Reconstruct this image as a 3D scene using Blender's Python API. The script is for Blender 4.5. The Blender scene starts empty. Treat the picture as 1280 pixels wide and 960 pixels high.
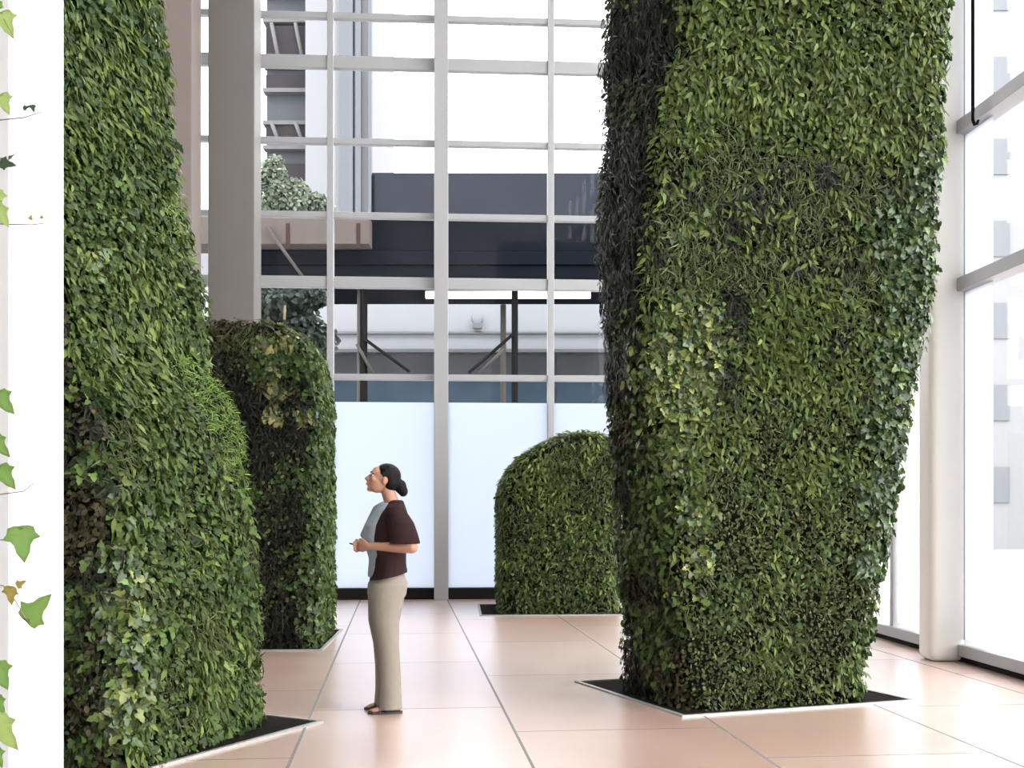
import bpy, bmesh, math, random
import numpy as np
from mathutils import Vector, Matrix, noise

rng = np.random.default_rng(7)
random.seed(7)
S = bpy.context.scene
COL = S.collection

# ------------------------------------------------------------------ camera, world, light, exposure
F = 1400.0            # focal length in pixels of the 1280 px wide frame
HOR = 635.0           # horizon row
EYE = 1.4
cam_data = bpy.data.cameras.new('camera')
cam_data.sensor_width = 36.0
cam_data.lens = 36.0 * F / 1280.0
cam_data.shift_y = (HOR - 480.0) / 1280.0
cam_data.clip_end = 500
cam = bpy.data.objects.new('camera', cam_data)
COL.objects.link(cam)
cam.location = (0, 0, EYE)
cam.rotation_euler = (math.radians(90), 0, 0)
S.camera = cam

SKY = 7.5
w = bpy.data.worlds.new('overcast_sky')
S.world = w
w.use_nodes = True
bg = w.node_tree.nodes['Background']
bg.inputs['Color'].default_value = (0.96, 0.98, 1.0, 1)
bg.inputs['Strength'].default_value = SKY

sun_data = bpy.data.lights.new('sun', 'SUN')
sun_data.energy = 2.4
sun_data.angle = math.radians(60)
sun_data.color = (1.0, 0.98, 0.95)
sun = bpy.data.objects.new('sun', sun_data)
COL.objects.link(sun)
sun.rotation_euler = Vector((-0.72, 0.42, -0.62)).to_track_quat('-Z', 'Y').to_euler()

S.view_settings.view_transform = 'Standard'
S.view_settings.look = 'None'
S.view_settings.gamma = 1.0
S.view_settings.use_curve_mapping = False
S.view_settings.exposure = 0.0
S.cycles.use_denoising = True
S.cycles.max_bounces = 10
S.cycles.diffuse_bounces = 5
S.cycles.transparent_max_bounces = 16

# ------------------------------------------------------------------ helpers
def P(px, py, Y):
    """a point of the place at depth Y"""
    return Vector(((px - 640.0) * Y / F, Y, EYE + (HOR - py) * Y / F))

def XatY(px, Y):
    return (px - 640.0) * Y / F

def G(px, py):
    Y = F * EYE / (py - HOR)
    return Vector(((px - 640.0) * Y / F, Y, 0))

def mat(name, color, rough=0.6, spec=0.5, metal=0.0, noise_amt=0.0, noise_scale=6.0, bump=0.0, coat=0.0):
    m = bpy.data.materials.new(name)
    m.use_nodes = True
    nt = m.node_tree
    b = nt.nodes['Principled BSDF']
    b.inputs['Base Color'].default_value = (*color, 1)
    b.inputs['Roughness'].default_value = rough
    b.inputs['Specular IOR Level'].default_value = spec
    b.inputs['Metallic'].default_value = metal
    b.inputs['Coat Weight'].default_value = coat
    if noise_amt > 0 or bump > 0:
        tc = nt.nodes.new('ShaderNodeTexCoord')
        n = nt.nodes.new('ShaderNodeTexNoise')
        n.inputs['Scale'].default_value = noise_scale
        n.inputs['Detail'].default_value = 5
        nt.links.new(tc.outputs['Object'], n.inputs['Vector'])
        if noise_amt > 0:
            mx = nt.nodes.new('ShaderNodeMix')
            mx.data_type = 'RGBA'
            mx.inputs[6].default_value = (*[max(0, c * (1 - noise_amt)) for c in color], 1)
            mx.inputs[7].default_value = (*[min(1, c * (1 + noise_amt)) for c in color], 1)
            nt.links.new(n.outputs['Fac'], mx.inputs[0])
            nt.links.new(mx.outputs[2], b.inputs['Base Color'])
        if bump > 0:
            bp = nt.nodes.new('ShaderNodeBump')
            bp.inputs['Strength'].default_value = bump
            bp.inputs['Distance'].default_value = 0.02
            nt.links.new(n.outputs['Fac'], bp.inputs['Height'])
            nt.links.new(bp.outputs['Normal'], b.inputs['Normal'])
    return m

def glass_mat(name, tint=(1, 1, 1)):
    m = bpy.data.materials.new(name)
    m.use_nodes = True
    nt = m.node_tree
    nt.nodes.clear()
    out = nt.nodes.new('ShaderNodeOutputMaterial')
    tr = nt.nodes.new('ShaderNodeBsdfTransparent')
    tr.inputs['Color'].default_value = (*tint, 1)
    gl = nt.nodes.new('ShaderNodeBsdfGlossy')
    gl.inputs['Roughness'].default_value = 0.02
    lw = nt.nodes.new('ShaderNodeLayerWeight')
    pw = nt.nodes.new('ShaderNodeMath'); pw.operation = 'POWER'; pw.inputs[1].default_value = 5
    nt.links.new(lw.outputs['Facing'], pw.inputs[0])
    fr = nt.nodes.new('ShaderNodeMath'); fr.operation = 'MULTIPLY_ADD'
    fr.inputs[1].default_value = 0.4; fr.inputs[2].default_value = 0.008
    nt.links.new(pw.outputs[0], fr.inputs[0])
    mx = nt.nodes.new('ShaderNodeMixShader')
    nt.links.new(fr.outputs[0], mx.inputs[0])
    nt.links.new(tr.outputs[0], mx.inputs[1])
    nt.links.new(gl.outputs[0], mx.inputs[2])
    nt.links.new(mx.outputs[0], out.inputs[0])
    return m

def frosted_mat(name, color, seen=0.5):
    m = bpy.data.materials.new(name)
    m.use_nodes = True
    nt = m.node_tree
    nt.nodes.clear()
    out = nt.nodes.new('ShaderNodeOutputMaterial')
    tr = nt.nodes.new('ShaderNodeBsdfTranslucent')
    tr.inputs['Color'].default_value = (*color, 1)
    df = nt.nodes.new('ShaderNodeBsdfDiffuse')
    df.inputs['Color'].default_value = (0.7, 0.72, 0.75, 1)
    mx = nt.nodes.new('ShaderNodeMixShader')
    mx.inputs[0].default_value = seen
    nt.links.new(df.outputs[0], mx.inputs[1])
    nt.links.new(tr.outputs[0], mx.inputs[2])
    nt.links.new(mx.outputs[0], out.inputs[0])
    return m

def leaf_mat(name, rough=0.42, trans=0.3, spec=0.18):
    m = bpy.data.materials.new(name)
    m.use_nodes = True
    nt = m.node_tree
    b = nt.nodes['Principled BSDF']
    out = nt.nodes['Material Output']
    at = nt.nodes.new('ShaderNodeAttribute')
    at.attribute_name = 'leaf_colour'
    b.inputs['Roughness'].default_value = rough
    b.inputs['Specular IOR Level'].default_value = spec
    nt.links.new(at.outputs['Color'], b.inputs['Base Color'])
    tl = nt.nodes.new('ShaderNodeBsdfTranslucent')
    hs = nt.nodes.new('ShaderNodeHueSaturation')
    hs.inputs['Value'].default_value = 1.5
    hs.inputs['Hue'].default_value = 0.485
    nt.links.new(at.outputs['Color'], hs.inputs['Color'])
    nt.links.new(hs.outputs[0], tl.inputs['Color'])
    mx = nt.nodes.new('ShaderNodeMixShader')
    mx.inputs[0].default_value = trans
    nt.links.new(b.outputs[0], mx.inputs[1])
    nt.links.new(tl.outputs[0], mx.inputs[2])
    nt.links.new(mx.outputs[0], out.inputs[0])
    return m

def link(name, mesh, m, parent=None):
    o = bpy.data.objects.new(name, mesh)
    COL.objects.link(o)
    if m is not None:
        mesh.materials.clear()
        mesh.materials.append(m)
    if parent is not None:
        o.parent = parent
    return o

def finish(bm, name, m, parent=None, smooth=False):
    me = bpy.data.meshes.new(name)
    bmesh.ops.recalc_face_normals(bm, faces=bm.faces[:])
    bm.to_mesh(me)
    bm.free()
    if smooth:
        for p in me.polygons:
            p.use_smooth = True
    return link(name, me, m, parent)

def empty(name, loc=(0, 0, 0), rz=0.0, parent=None):
    o = bpy.data.objects.new(name, None)
    o.empty_display_size = 0.2
    COL.objects.link(o)
    o.location = loc
    o.rotation_euler = (0, 0, rz)
    o.parent = parent
    return o

def tag(o, label=None, cat=None, group=None, kind=None):
    if label: o['label'] = label
    if cat: o['category'] = cat
    if group: o['group'] = group
    if kind: o['kind'] = kind
    return o

def add_box(bm, x0, x1, y0, y1, z0, z1, bevel=0.0, segs=2, M=None):
    vs = [bm.verts.new((x, y, z)) for z in (z0, z1) for y in (y0, y1) for x in (x0, x1)]
    idx = [(0, 2, 3, 1), (4, 5, 7, 6), (0, 1, 5, 4), (2, 6, 7, 3), (0, 4, 6, 2), (1, 3, 7, 5)]
    fs = [bm.faces.new([vs[i] for i in f]) for f in idx]
    geom = vs
    if bevel > 0:
        es = list({e for f in fs for e in f.edges})
        r = bmesh.ops.bevel(bm, geom=es, offset=bevel, segments=segs, affect='EDGES', profile=0.5)
        geom = list({v for f in r['faces'] for v in f.verts} | {v for v in vs if v.is_valid})
    if M is not None:
        bmesh.ops.transform(bm, matrix=M, verts=[v for v in geom if v.is_valid])
    return geom

def box(name, m, x0, x1, y0, y1, z0, z1, parent=None, bevel=0.0):
    bm = bmesh.new()
    add_box(bm, min(x0, x1), max(x0, x1), min(y0, y1), max(y0, y1), min(z0, z1), max(z0, z1), bevel)
    return finish(bm, name, m, parent)

def add_tube(bm, pts, radii, n=10, cap=True):
    """a round tube along pts"""
    pts = [Vector(p) for p in pts]
    rings = []
    up = None
    for i, p in enumerate(pts):
        t = (pts[min(i + 1, len(pts) - 1)] - pts[max(i - 1, 0)]).normalized()
        if up is None:
            up = Vector((0, 0, 1)) if abs(t.z) < 0.9 else Vector((1, 0, 0))
        s = t.cross(up)
        if s.length < 1e-4:
            s = t.cross(Vector((0, 1, 0)))
        s.normalize()
        u = s.cross(t).normalized()
        up = u
        r = radii[i] if hasattr(radii, '__len__') else radii
        ra, rb = r if hasattr(r, '__len__') else (r, r)
        rings.append([bm.verts.new(p + s * (ra * math.cos(2 * math.pi * k / n)) + u * (rb * math.sin(2 * math.pi * k / n))) for k in range(n)])
    skin_rings(bm, rings, cap)
    return rings

def skin_rings(bm, rings, cap=True):
    n = len(rings[0])
    for a, b in zip(rings[:-1], rings[1:]):
        for k in range(n):
            bm.faces.new((a[k], a[(k + 1) % n], b[(k + 1) % n], b[k]))
    if cap:
        bm.faces.new(rings[0][::-1])
        bm.faces.new(rings[-1])

def add_loft(bm, secs, n=24, power=2.0):
    """horizontal ellipse sections (cx, cy, z, rx, ry [, slope dz per x])"""
    rings = []
    for s in secs:
        cx, cy, z, rx, ry = s[:5]
        sl = s[5] if len(s) > 5 else 0
        ring = []
        for k in range(n):
            a = 2 * math.pi * k / n
            c, q = math.cos(a), math.sin(a)
            dx = rx * math.copysign(abs(c) ** (2 / power), c)
            dy = ry * math.copysign(abs(q) ** (2 / power), q)
            ring.append(bm.verts.new((cx + dx, cy + dy, z + sl * dx)))
        rings.append(ring)
    skin_rings(bm, rings)

def add_ball(bm, c, r, M=None, u=20, v=14):
    rr = r if hasattr(r, '__len__') else (r, r, r)
    T = Matrix.Translation(Vector(c)) @ (M.to_4x4() if M is not None else Matrix.Identity(4)) @ Matrix.Diagonal((*rr, 1))
    bmesh.ops.create_uvsphere(bm, u_segments=u, v_segments=v, radius=1.0, matrix=T)

def remeshed(bm, name, m, parent, voxel=0.006, smooth_iter=6, fac=0.5):
    me = bpy.data.meshes.new(name + '_src')
    bmesh.ops.recalc_face_normals(bm, faces=bm.faces[:])
    bm.to_mesh(me)
    bm.free()
    o = bpy.data.objects.new(name + '_src', me)
    COL.objects.link(o)
    r = o.modifiers.new('r', 'REMESH')
    r.mode = 'VOXEL'
    r.voxel_size = voxel
    s = o.modifiers.new('s', 'SMOOTH')
    s.iterations = smooth_iter
    s.factor = fac
    dg = bpy.context.evaluated_depsgraph_get()
    me2 = bpy.data.meshes.new_from_object(o.evaluated_get(dg), depsgraph=dg)
    me2.name = name
    bpy.data.objects.remove(o)
    for p in me2.polygons:
        p.use_smooth = True
    return link(name, me2, m, parent)

# ------------------------------------------------------------------ materials
M_white = mat('white_paint', (0.80, 0.80, 0.79), 0.5)
M_frame = mat('window_frame_paint', (0.30, 0.30, 0.305), 0.5, 0.3)
M_pillar = mat('grey_pillar_plaster', (0.140, 0.130, 0.121), 0.6, 0.2, noise_amt=0.06, noise_scale=3)
M_brown = mat('brown_pillar_stone', (0.185, 0.155, 0.14), 0.6, 0.2, noise_amt=0.06, noise_scale=3)
M_post = mat('cream_post_paint', (0.60, 0.575, 0.535), 0.4)
M_ceil = mat('ceiling_plaster', (0.75, 0.75, 0.74), 0.8)
M_glass = glass_mat('clear_glass')
M_film = frosted_mat('frosted_film', (0.56, 0.59, 0.645), 0.92)
M_strip = frosted_mat('frosted_side_strip', (0.62, 0.64, 0.67), 0.85)
M_black = mat('black_metal', (0.006, 0.006, 0.006), 0.7, 0.04)
M_blackbase = mat('dark_sill', (0.010, 0.008, 0.008), 0.7, 0.08)
M_steel = mat('pit_trim_metal', (0.32, 0.31, 0.30), 0.45, metal=0.5)
M_soil = mat('planter_soil', (0.012, 0.010, 0.009), 0.95, 0.03, noise_amt=0.4, noise_scale=30, bump=0.6)
M_core = mat('planting_felt', (0.008, 0.009, 0.006), 0.95, 0.02, noise_amt=0.5, noise_scale=20)
M_leaf = leaf_mat('leaf')
M_gloss = leaf_mat('glossy_leaf', 0.28, 0.22, 0.4)
M_moss = leaf_mat('soft_leaf', 0.6, 0.4)

# floor: large polished terracotta slabs with dark joints
def floor_mat():
    m = bpy.data.materials.new('polished_terracotta')
    m.use_nodes = True
    nt = m.node_tree
    N = nt.nodes.new
    L = nt.links.new
    b = nt.nodes['Principled BSDF']
    tc = N('ShaderNodeTexCoord')
    sep = N('ShaderNodeSeparateXYZ')
    L(tc.outputs['Object'], sep.inputs[0])
    def math_(op, a, bb=None):
        n = N('ShaderNodeMath')
        n.operation = op
        for i, x in enumerate((a, bb)):
            if x is None: continue
            if isinstance(x, (int, float)): n.inputs[i].default_value = x
            else: L(x, n.inputs[i])
        return n.outputs[0]
    U, V = 1.32, 2.35
    u = math_('DIVIDE', math_('ADD', sep.outputs[0], -0.715 + 50 * U), U)
    cu = math_('FLOOR', u)
    fu = math_('ABSOLUTE', math_('SUBTRACT', math_('FRACT', u), 0.5))
    v = math_('ADD', math_('DIVIDE', math_('ADD', sep.outputs[1], 60.0), V), math_('MULTIPLY', cu, 0.37))
    cv = math_('FLOOR', v)
    fv = math_('ABSOLUTE', math_('SUBTRACT', math_('FRACT', v), 0.5))
    ju = math_('GREATER_THAN', fu, 0.5 - 0.0068)
    jv = math_('GREATER_THAN', fv, 0.5 - 0.0026)
    j = math_('MAXIMUM', ju, jv)
    comb = N('ShaderNodeCombineXYZ')
    L(cu, comb.inputs[0]); L(cv, comb.inputs[1])
    wn = N('ShaderNodeTexWhiteNoise')
    L(comb.outputs[0], wn.inputs['Vector'])
    ns = N('ShaderNodeTexNoise')
    ns.inputs['Scale'].default_value = 1.3
    ns.inputs['Detail'].default_value = 8
    ns.inputs['Roughness'].default_value = 0.65
    L(tc.outputs['Object'], ns.inputs['Vector'])
    ramp = N('ShaderNodeValToRGB')
    ramp.color_ramp.elements[0].position = 0.3
    ramp.color_ramp.elements[0].color = (0.45, 0.28, 0.215, 1)
    ramp.color_ramp.elements[1].position = 0.72
    ramp.color_ramp.elements[1].color = (0.57, 0.395, 0.325, 1)
    f = math_('ADD', math_('MULTIPLY', ns.outputs['Fac'], 0.75), math_('MULTIPLY', wn.outputs['Value'], 0.25))
    L(f, ramp.inputs[0])
    mx = N('ShaderNodeMix')
    mx.data_type = 'RGBA'
    L(j, mx.inputs[0])
    L(ramp.outputs[0], mx.inputs[6])
    mx.inputs[7].default_value = (0.05, 0.04, 0.036, 1)
    L(mx.outputs[2], b.inputs['Base Color'])
    r = math_('ADD', math_('ADD', math_('MULTIPLY', ns.outputs['Fac'], 0.14), 0.24), math_('MULTIPLY', j, 0.5))
    L(r, b.inputs['Roughness'])
    b.inputs['Specular IOR Level'].default_value = 0.6
    b.inputs['IOR'].default_value = 2.2
    b.inputs['Coat IOR'].default_value = 2.9
    L(math_('SUBTRACT', 1.0, math_('MULTIPLY', j, 0.85)), b.inputs['Coat Weight'])
    b.inputs['Coat Roughness'].default_value = 0.28
    return m
M_floor = floor_mat()

# ------------------------------------------------------------------ the room (yawed by WY against the view)
WY = math.radians(3.7)
CW, SW = math.cos(WY), math.sin(WY)
BV = 17.34            # back glazing
RU = 4.82             # right glazing
LU = -8.0
H = 13.0
FV = -7.0
def RV(u, v, z=0.0):
    return Vector((u * CW - v * SW, u * SW + v * CW, z))
def back_u(px, v=BV):
    d = (px - 640.0) / F
    Y = v / (CW - SW * d)
    return CW * d * Y + SW * Y
def right_v(px, u=RU):
    d = (px - 640.0) / F
    Y = u / (CW * d + SW)
    return -SW * d * Y + CW * Y

room = Matrix.Rotation(WY, 4, 'Z')
def rbox(name, m, u0, u1, v0, v1, z0, z1, parent=None, bevel=0.0):
    """a box in the room's own axes"""
    o = box(name, m, u0, u1, v0, v1, z0, z1, None, bevel)
    if parent is None:
        o.rotation_euler = (0, 0, WY)
    else:
        o.parent = parent
    return o

fl = box('floor', M_floor, -9.5, 7.5, -9.0, 17.7, -0.2, 0.0)
tag(fl, 'polished terracotta slab floor of the atrium', 'floor', kind='structure')
fl.rotation_euler = (0, 0, math.radians(5.7))
ce = rbox('ceiling', M_ceil, LU - 0.3, RU + 0.3, FV - 0.3, BV + 0.3, H, H + 0.3)
tag(ce, 'high white ceiling above the frame', 'ceiling', kind='structure')
o = rbox('wall_left', M_white, LU - 0.3, LU, FV - 0.3, BV + 0.3, 0, H)
tag(o, 'white wall far left behind the green columns', 'wall', kind='structure')
o = rbox('wall_front', M_white, LU, RU, FV - 0.3, FV, 0, H)
tag(o, 'white wall behind the viewer', 'wall', kind='structure')

# back glazing
win = empty('window_1', (0, 0, 0), WY)
tag(win, 'tall back window wall of clear panes in a white grid, frosted below', 'window', kind='structure')
U0, U1 = LU, RU - 0.03
ZT = [3.41, 4.86, 5.89, 7.02, 8.23, 8.94, 10.3, 11.6]
thick = {4.86: 0.085, 8.23: 0.095}
for px, hw, dp in ((-220, 0.05, 0.1), (-85, 0.105, 0.2), (50, 0.05, 0.1), (185, 0.105, 0.2), (322, 0.045, 0.1), (413.5, 0.05, 0.1), (551.5, 0.108, 0.22), (688, 0.05, 0.1), (826, 0.108, 0.22)):
    u = back_u(px)
    if u < LU: continue
    rbox('mullion', M_frame, u - hw, u + hw, BV - dp, BV + 0.05, 0.0, H, win, 0.008)
rbox('mullion', M_frame, U1 - 0.2, U1, BV - 0.2, BV + 0.05, 0.0, H, win, 0.008)
for z in ZT:
    t = thick.get(z, 0.045)
    rbox('transom', M_frame, U0, U1, BV - 0.07, BV + 0.045, z - t, z + t, win, 0.006)
rbox('pane', M_glass, U0, U1, BV + 0.012, BV + 0.016, 3.03, H, win)
rbox('frosted_pane', M_film, U0, U1, BV + 0.012, BV + 0.016, 0.12, 3.03, win)
rbox('sill', M_blackbase, U0, U1, BV - 0.16, BV + 0.05, 0.0, 0.17, win, 0.01)

# right glazing
win2 = empty('window_2', (0, 0, 0), WY)
tag(win2, 'tall right window wall with pale frames and dark gap at the floor', 'window', kind='structure')
vm = [right_v(1123), right_v(1068), 13.8, 16.1, 9.97, 8.6, 6.6, 4.6, 2.6, 0.6, -1.4, -3.4, -5.4]
for v in vm:
    rbox('mullion', M_frame, RU - 0.08, RU + 0.05, v - 0.035, v + 0.035, 0.12, H, win2, 0.006)
for z in (3.43, 4.86, 7.02, 8.94, 11.0):
    rbox('transom', M_frame, RU - 0.13, RU + 0.05, FV, BV - 0.2, z - 0.06, z + 0.06, win2, 0.006)
rbox('pane', M_glass, RU + 0.0, RU + 0.004, FV, BV - 0.1, 0.14, H, win2)
rbox('frosted_pane', M_strip, RU - 0.035, RU - 0.030, right_v(1246), right_v(1211), 0.2, H, win2)
rbox('frosted_pane', M_strip, RU - 0.035, RU - 0.030, right_v(1160), right_v(1126), 0.2, H, win2)
rbox('sill', M_frame, RU - 0.12, RU + 0.06, FV, BV - 0.2, 0.055, 0.16, win2, 0.006)
rbox('shadow_gap', M_blackbase, RU - 0.08, RU + 0.04, FV, BV - 0.2, 0.0, 0.056, win2)

# pillars
def pillar(px0, px1, v, depth, m, label):
    u0, u1 = back_u(px0, v), back_u(px1, v)
    o = rbox('pillar', m, u0, u1, v, v + depth, 0, H, None, 0.015)
    tag(o, label, 'pillar', kind='structure')
    return o
pillar(260, 318, 16.2, 0.62, M_pillar, 'grey square pillar rising behind the hedge block, left of the window grid')
pillar(196, 240, 15.6, 0.6, M_brown, 'pinkish brown pillar close behind the tall left green column')
bm = bmesh.new()
add_box(bm, 4.45, 4.785, 9.9, 10.2, 0, H, 0.07, 4)
o = finish(bm, 'pillar', M_post, None, True)
o.rotation_euler = (0, 0, WY)
tag(o, 'cream rounded post between the right window panes', 'pillar', kind='structure')

# foreground white wall end at the left edge of the frame
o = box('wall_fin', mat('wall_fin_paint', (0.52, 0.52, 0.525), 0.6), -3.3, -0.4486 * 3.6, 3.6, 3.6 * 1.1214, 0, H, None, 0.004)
tag(o, 'bright white wall end at the extreme left, cutting off the left green column', 'wall', kind='structure')

# ------------------------------------------------------------------ leaves
def leaf_template(kind):
    if kind == 'ivy':
        half = [(0.0, 0.02), (-0.10, 0.30), (0.22, 0.50), (0.38, 0.27), (0.66, 0.30), (1.0, 0.0)]
    elif kind == 'oval':
        half = [(0.0, 0.0), (0.18, 0.22), (0.5, 0.33), (0.8, 0.2), (1.0, 0.0)]
    elif kind == 'spear':
        half = [(0.0, 0.0), (0.3, 0.15), (0.62, 0.13), (1.0, 0.0)]
    else:
        half = [(0.0, 0.035), (0.5, 0.06), (1.0, 0.0)]
    rise = 0.55 if kind == 'blade' else 0.18
    V, Fc = [], []
    mids = []
    for i, (x, y) in enumerate(half):
        mids.append(len(V)); V.append((x, 0.0, -rise * x * x))
    L_, R_ = [], []
    for i, (x, y) in enumerate(half):
        if y <= 0:
            L_.append(mids[i]); R_.append(mids[i]); continue
        z = -rise * max(x, 0) ** 2 + 0.25 * y
        L_.append(len(V)); V.append((x, y, z))
        R_.append(len(V)); V.append((x, -y, z))
    for i in range(len(half) - 1):
        for A, flip in ((L_, False), (R_, True)):
            q = [mids[i], mids[i + 1], A[i + 1], A[i]]
            q = [v for k, v in enumerate(q) if v not in q[:k]]
            if flip: q = q[::-1]
            for t in range(1, len(q) - 1):
                Fc.append((q[0], q[t], q[t + 1]))
    return np.array(V, float), np.array(Fc, int)

TPL = {k: leaf_template(k) for k in ('ivy', 'oval', 'spear', 'blade')}

def norm(a):
    return a / np.maximum(np.linalg.norm(a, axis=1, keepdims=True), 1e-9)

def leaves_mesh(name, batches):
    """batches: (kind, P, T(tip), Nn(normal), size, colour)"""
    VV, FF, CC = [], [], []
    off = 0
    for kind, Pp, T, Nn, size, colr in batches:
        if len(Pp) == 0: continue
        tv, tf = TPL[kind]
        B = np.cross(Nn, T)
        n = len(Pp)
        V = Pp[:, None, :] + size[:, None, None] * (tv[None, :, 0:1] * T[:, None, :] + tv[None, :, 1:2] * B[:, None, :] + tv[None, :, 2:3] * Nn[:, None, :])
        Fi = tf[None] + (np.arange(n) * len(tv))[:, None, None] + off
        VV.append(V.reshape(-1, 3)); FF.append(Fi.reshape(-1, 3))
        CC.append(np.repeat(np.concatenate([colr, np.ones((n, 1))], 1), len(tv), axis=0))
        off += n * len(tv)
    V = np.concatenate(VV); Fa = np.concatenate(FF); C = np.concatenate(CC)
    me = bpy.data.meshes.new(name)
    me.vertices.add(len(V)); me.vertices.foreach_set('co', V.astype(np.float32).ravel())
    me.loops.add(len(Fa) * 3); me.loops.foreach_set('vertex_index', Fa.astype(np.int32).ravel())
    me.polygons.add(len(Fa))
    me.polygons.foreach_set('loop_start', np.arange(0, len(Fa) * 3, 3, dtype=np.int32))
    at = me.attributes.new('leaf_colour', 'FLOAT_COLOR', 'POINT')
    at.data.foreach_set('color', C.astype(np.float32).ravel())
    me.update(calc_edges=True)
    me.validate()
    return me

SPECIES = {  # template, size range, colour a, colour b, tilt range, swing
    'ivy':     ('ivy', (.046, .076), (.024, .060, .014), (.085, .150, .032), (.15, .8), 0.9),
    'yellow':  ('ivy', (.055, .085), (.075, .120, .020), (.200, .250, .060), (.15, .8), 0.9),
    'gloss':   ('ivy', (.048, .078), (.018, .055, .017), (.070, .135, .050), (.25, 1.0), 1.0),
    'droop':   ('spear', (.060, .115), (.045, .090, .016), (.125, .190, .040), (.15, .7), 0.6),
    'oval':    ('oval', (.034, .058), (.028, .068, .016), (.090, .150, .034), (.2, .9), 1.1),
    'fine':    ('oval', (.020, .038), (.038, .062, .017), (.110, .135, .045), (.3, 1.1), 1.6),
    'fern':    ('spear', (.05, .10), (.050, .098, .018), (.125, .190, .042), (.2, .9), 0.8),
    'moss':    ('blade', (.04, .08), (.085, .180, .026), (.175, .300, .060), (.4, 1.2), 1.2),
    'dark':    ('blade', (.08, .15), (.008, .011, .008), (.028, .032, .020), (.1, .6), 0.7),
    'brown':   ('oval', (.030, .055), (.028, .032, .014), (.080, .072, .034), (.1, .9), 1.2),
    'olive':   ('blade', (.05, .11), (.036, .066, .018), (.100, .140, .040), (.2, .9), 0.9),
    'pale':    ('ivy', (.06, .09), (.170, .185, .060), (.27, .275, .10), (.2, .8), 0.9),
}

def make_batches(Pp, Nn, sp, depth=0.05, sizemul=1.0, value=1.0):
    kind, (s0, s1), ca, cb, (t0, t1), swing = SPECIES[sp]
    n = len(Pp)
    down = np.tile(np.array([[0, 0, -1.0]]), (n, 1))
    dz = down - (down * Nn).sum(1, keepdims=True) * Nn
    flat = np.linalg.norm(dz, axis=1) < 0.25
    rnd = rng.normal(size=(n, 3)); rnd -= (rnd * Nn).sum(1, keepdims=True) * Nn
    dz[flat] = rnd[flat]
    D = norm(dz)
    Sd = np.cross(Nn, D)
    a = rng.normal(0, swing, n)[:, None]
    T = D * np.cos(a) + Sd * np.sin(a)
    ti = rng.uniform(t0, t1, n)[:, None]
    T2 = T * np.cos(ti) + Nn * np.sin(ti)
    N2 = Nn * np.cos(ti) - T * np.sin(ti)
    ro = rng.normal(0, 0.45, n)[:, None]
    B2 = np.cross(N2, T2)
    N3 = N2 * np.cos(ro) + B2 * np.sin(ro)
    size = rng.uniform(s0, s1, n) * sizemul * 0.86
    k = rng.beta(1.1, 1.7, n)[:, None]
    colr = np.array(ca) * 0.62 * (1 - k) + np.array(cb) * 1.22 * k
    lum = (colr * np.array([.3, .6, .1])).sum(1, keepdims=True)
    colr = lum + (colr * np.array([1.12, 1.0, 0.92]) - lum) * 0.92
    colr = colr * rng.normal(0.92, 0.2, (n, 1)).clip(.4, 1.4) * value
    off = rng.beta(1.4, 2.2, n)[:, None] * depth
    return (kind, Pp + Nn * off, norm(T2), norm(N3), size, colr.clip(0.002, 0.9))

def nz(p, s, o=0.0):
    return noise.noise(Vector((p[0] * s + o, p[1] * s - o, p[2] * s + 2 * o)))

def rounded_ring(cs, r, k=5, m=9):
    """cs: 4 xy corners in order; returns closed ring of xy points"""
    cs = [Vector(c) for c in cs]
    out = []
    for i in range(4):
        c = cs[i]; p = cs[i - 1]; n = cs[(i + 1) % 4]
        rp = min(r, (p - c).length * 0.45); rn = min(r, (n - c).length * 0.45)
        a = c + (p - c).normalized() * rp
        b = c + (n - c).normalized() * rn
        for j in range(k):
            t = j / (k - 1)
            out.append(a * (1 - t) ** 2 + c * 2 * t * (1 - t) + b * t * t)
        rn2 = min(r, (c - n).length * 0.45)
        e = n + (c - n).normalized() * rn2
        for j in range(1, m):
            t = j / m
            out.append(b.lerp(e, t))
    return out

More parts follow.
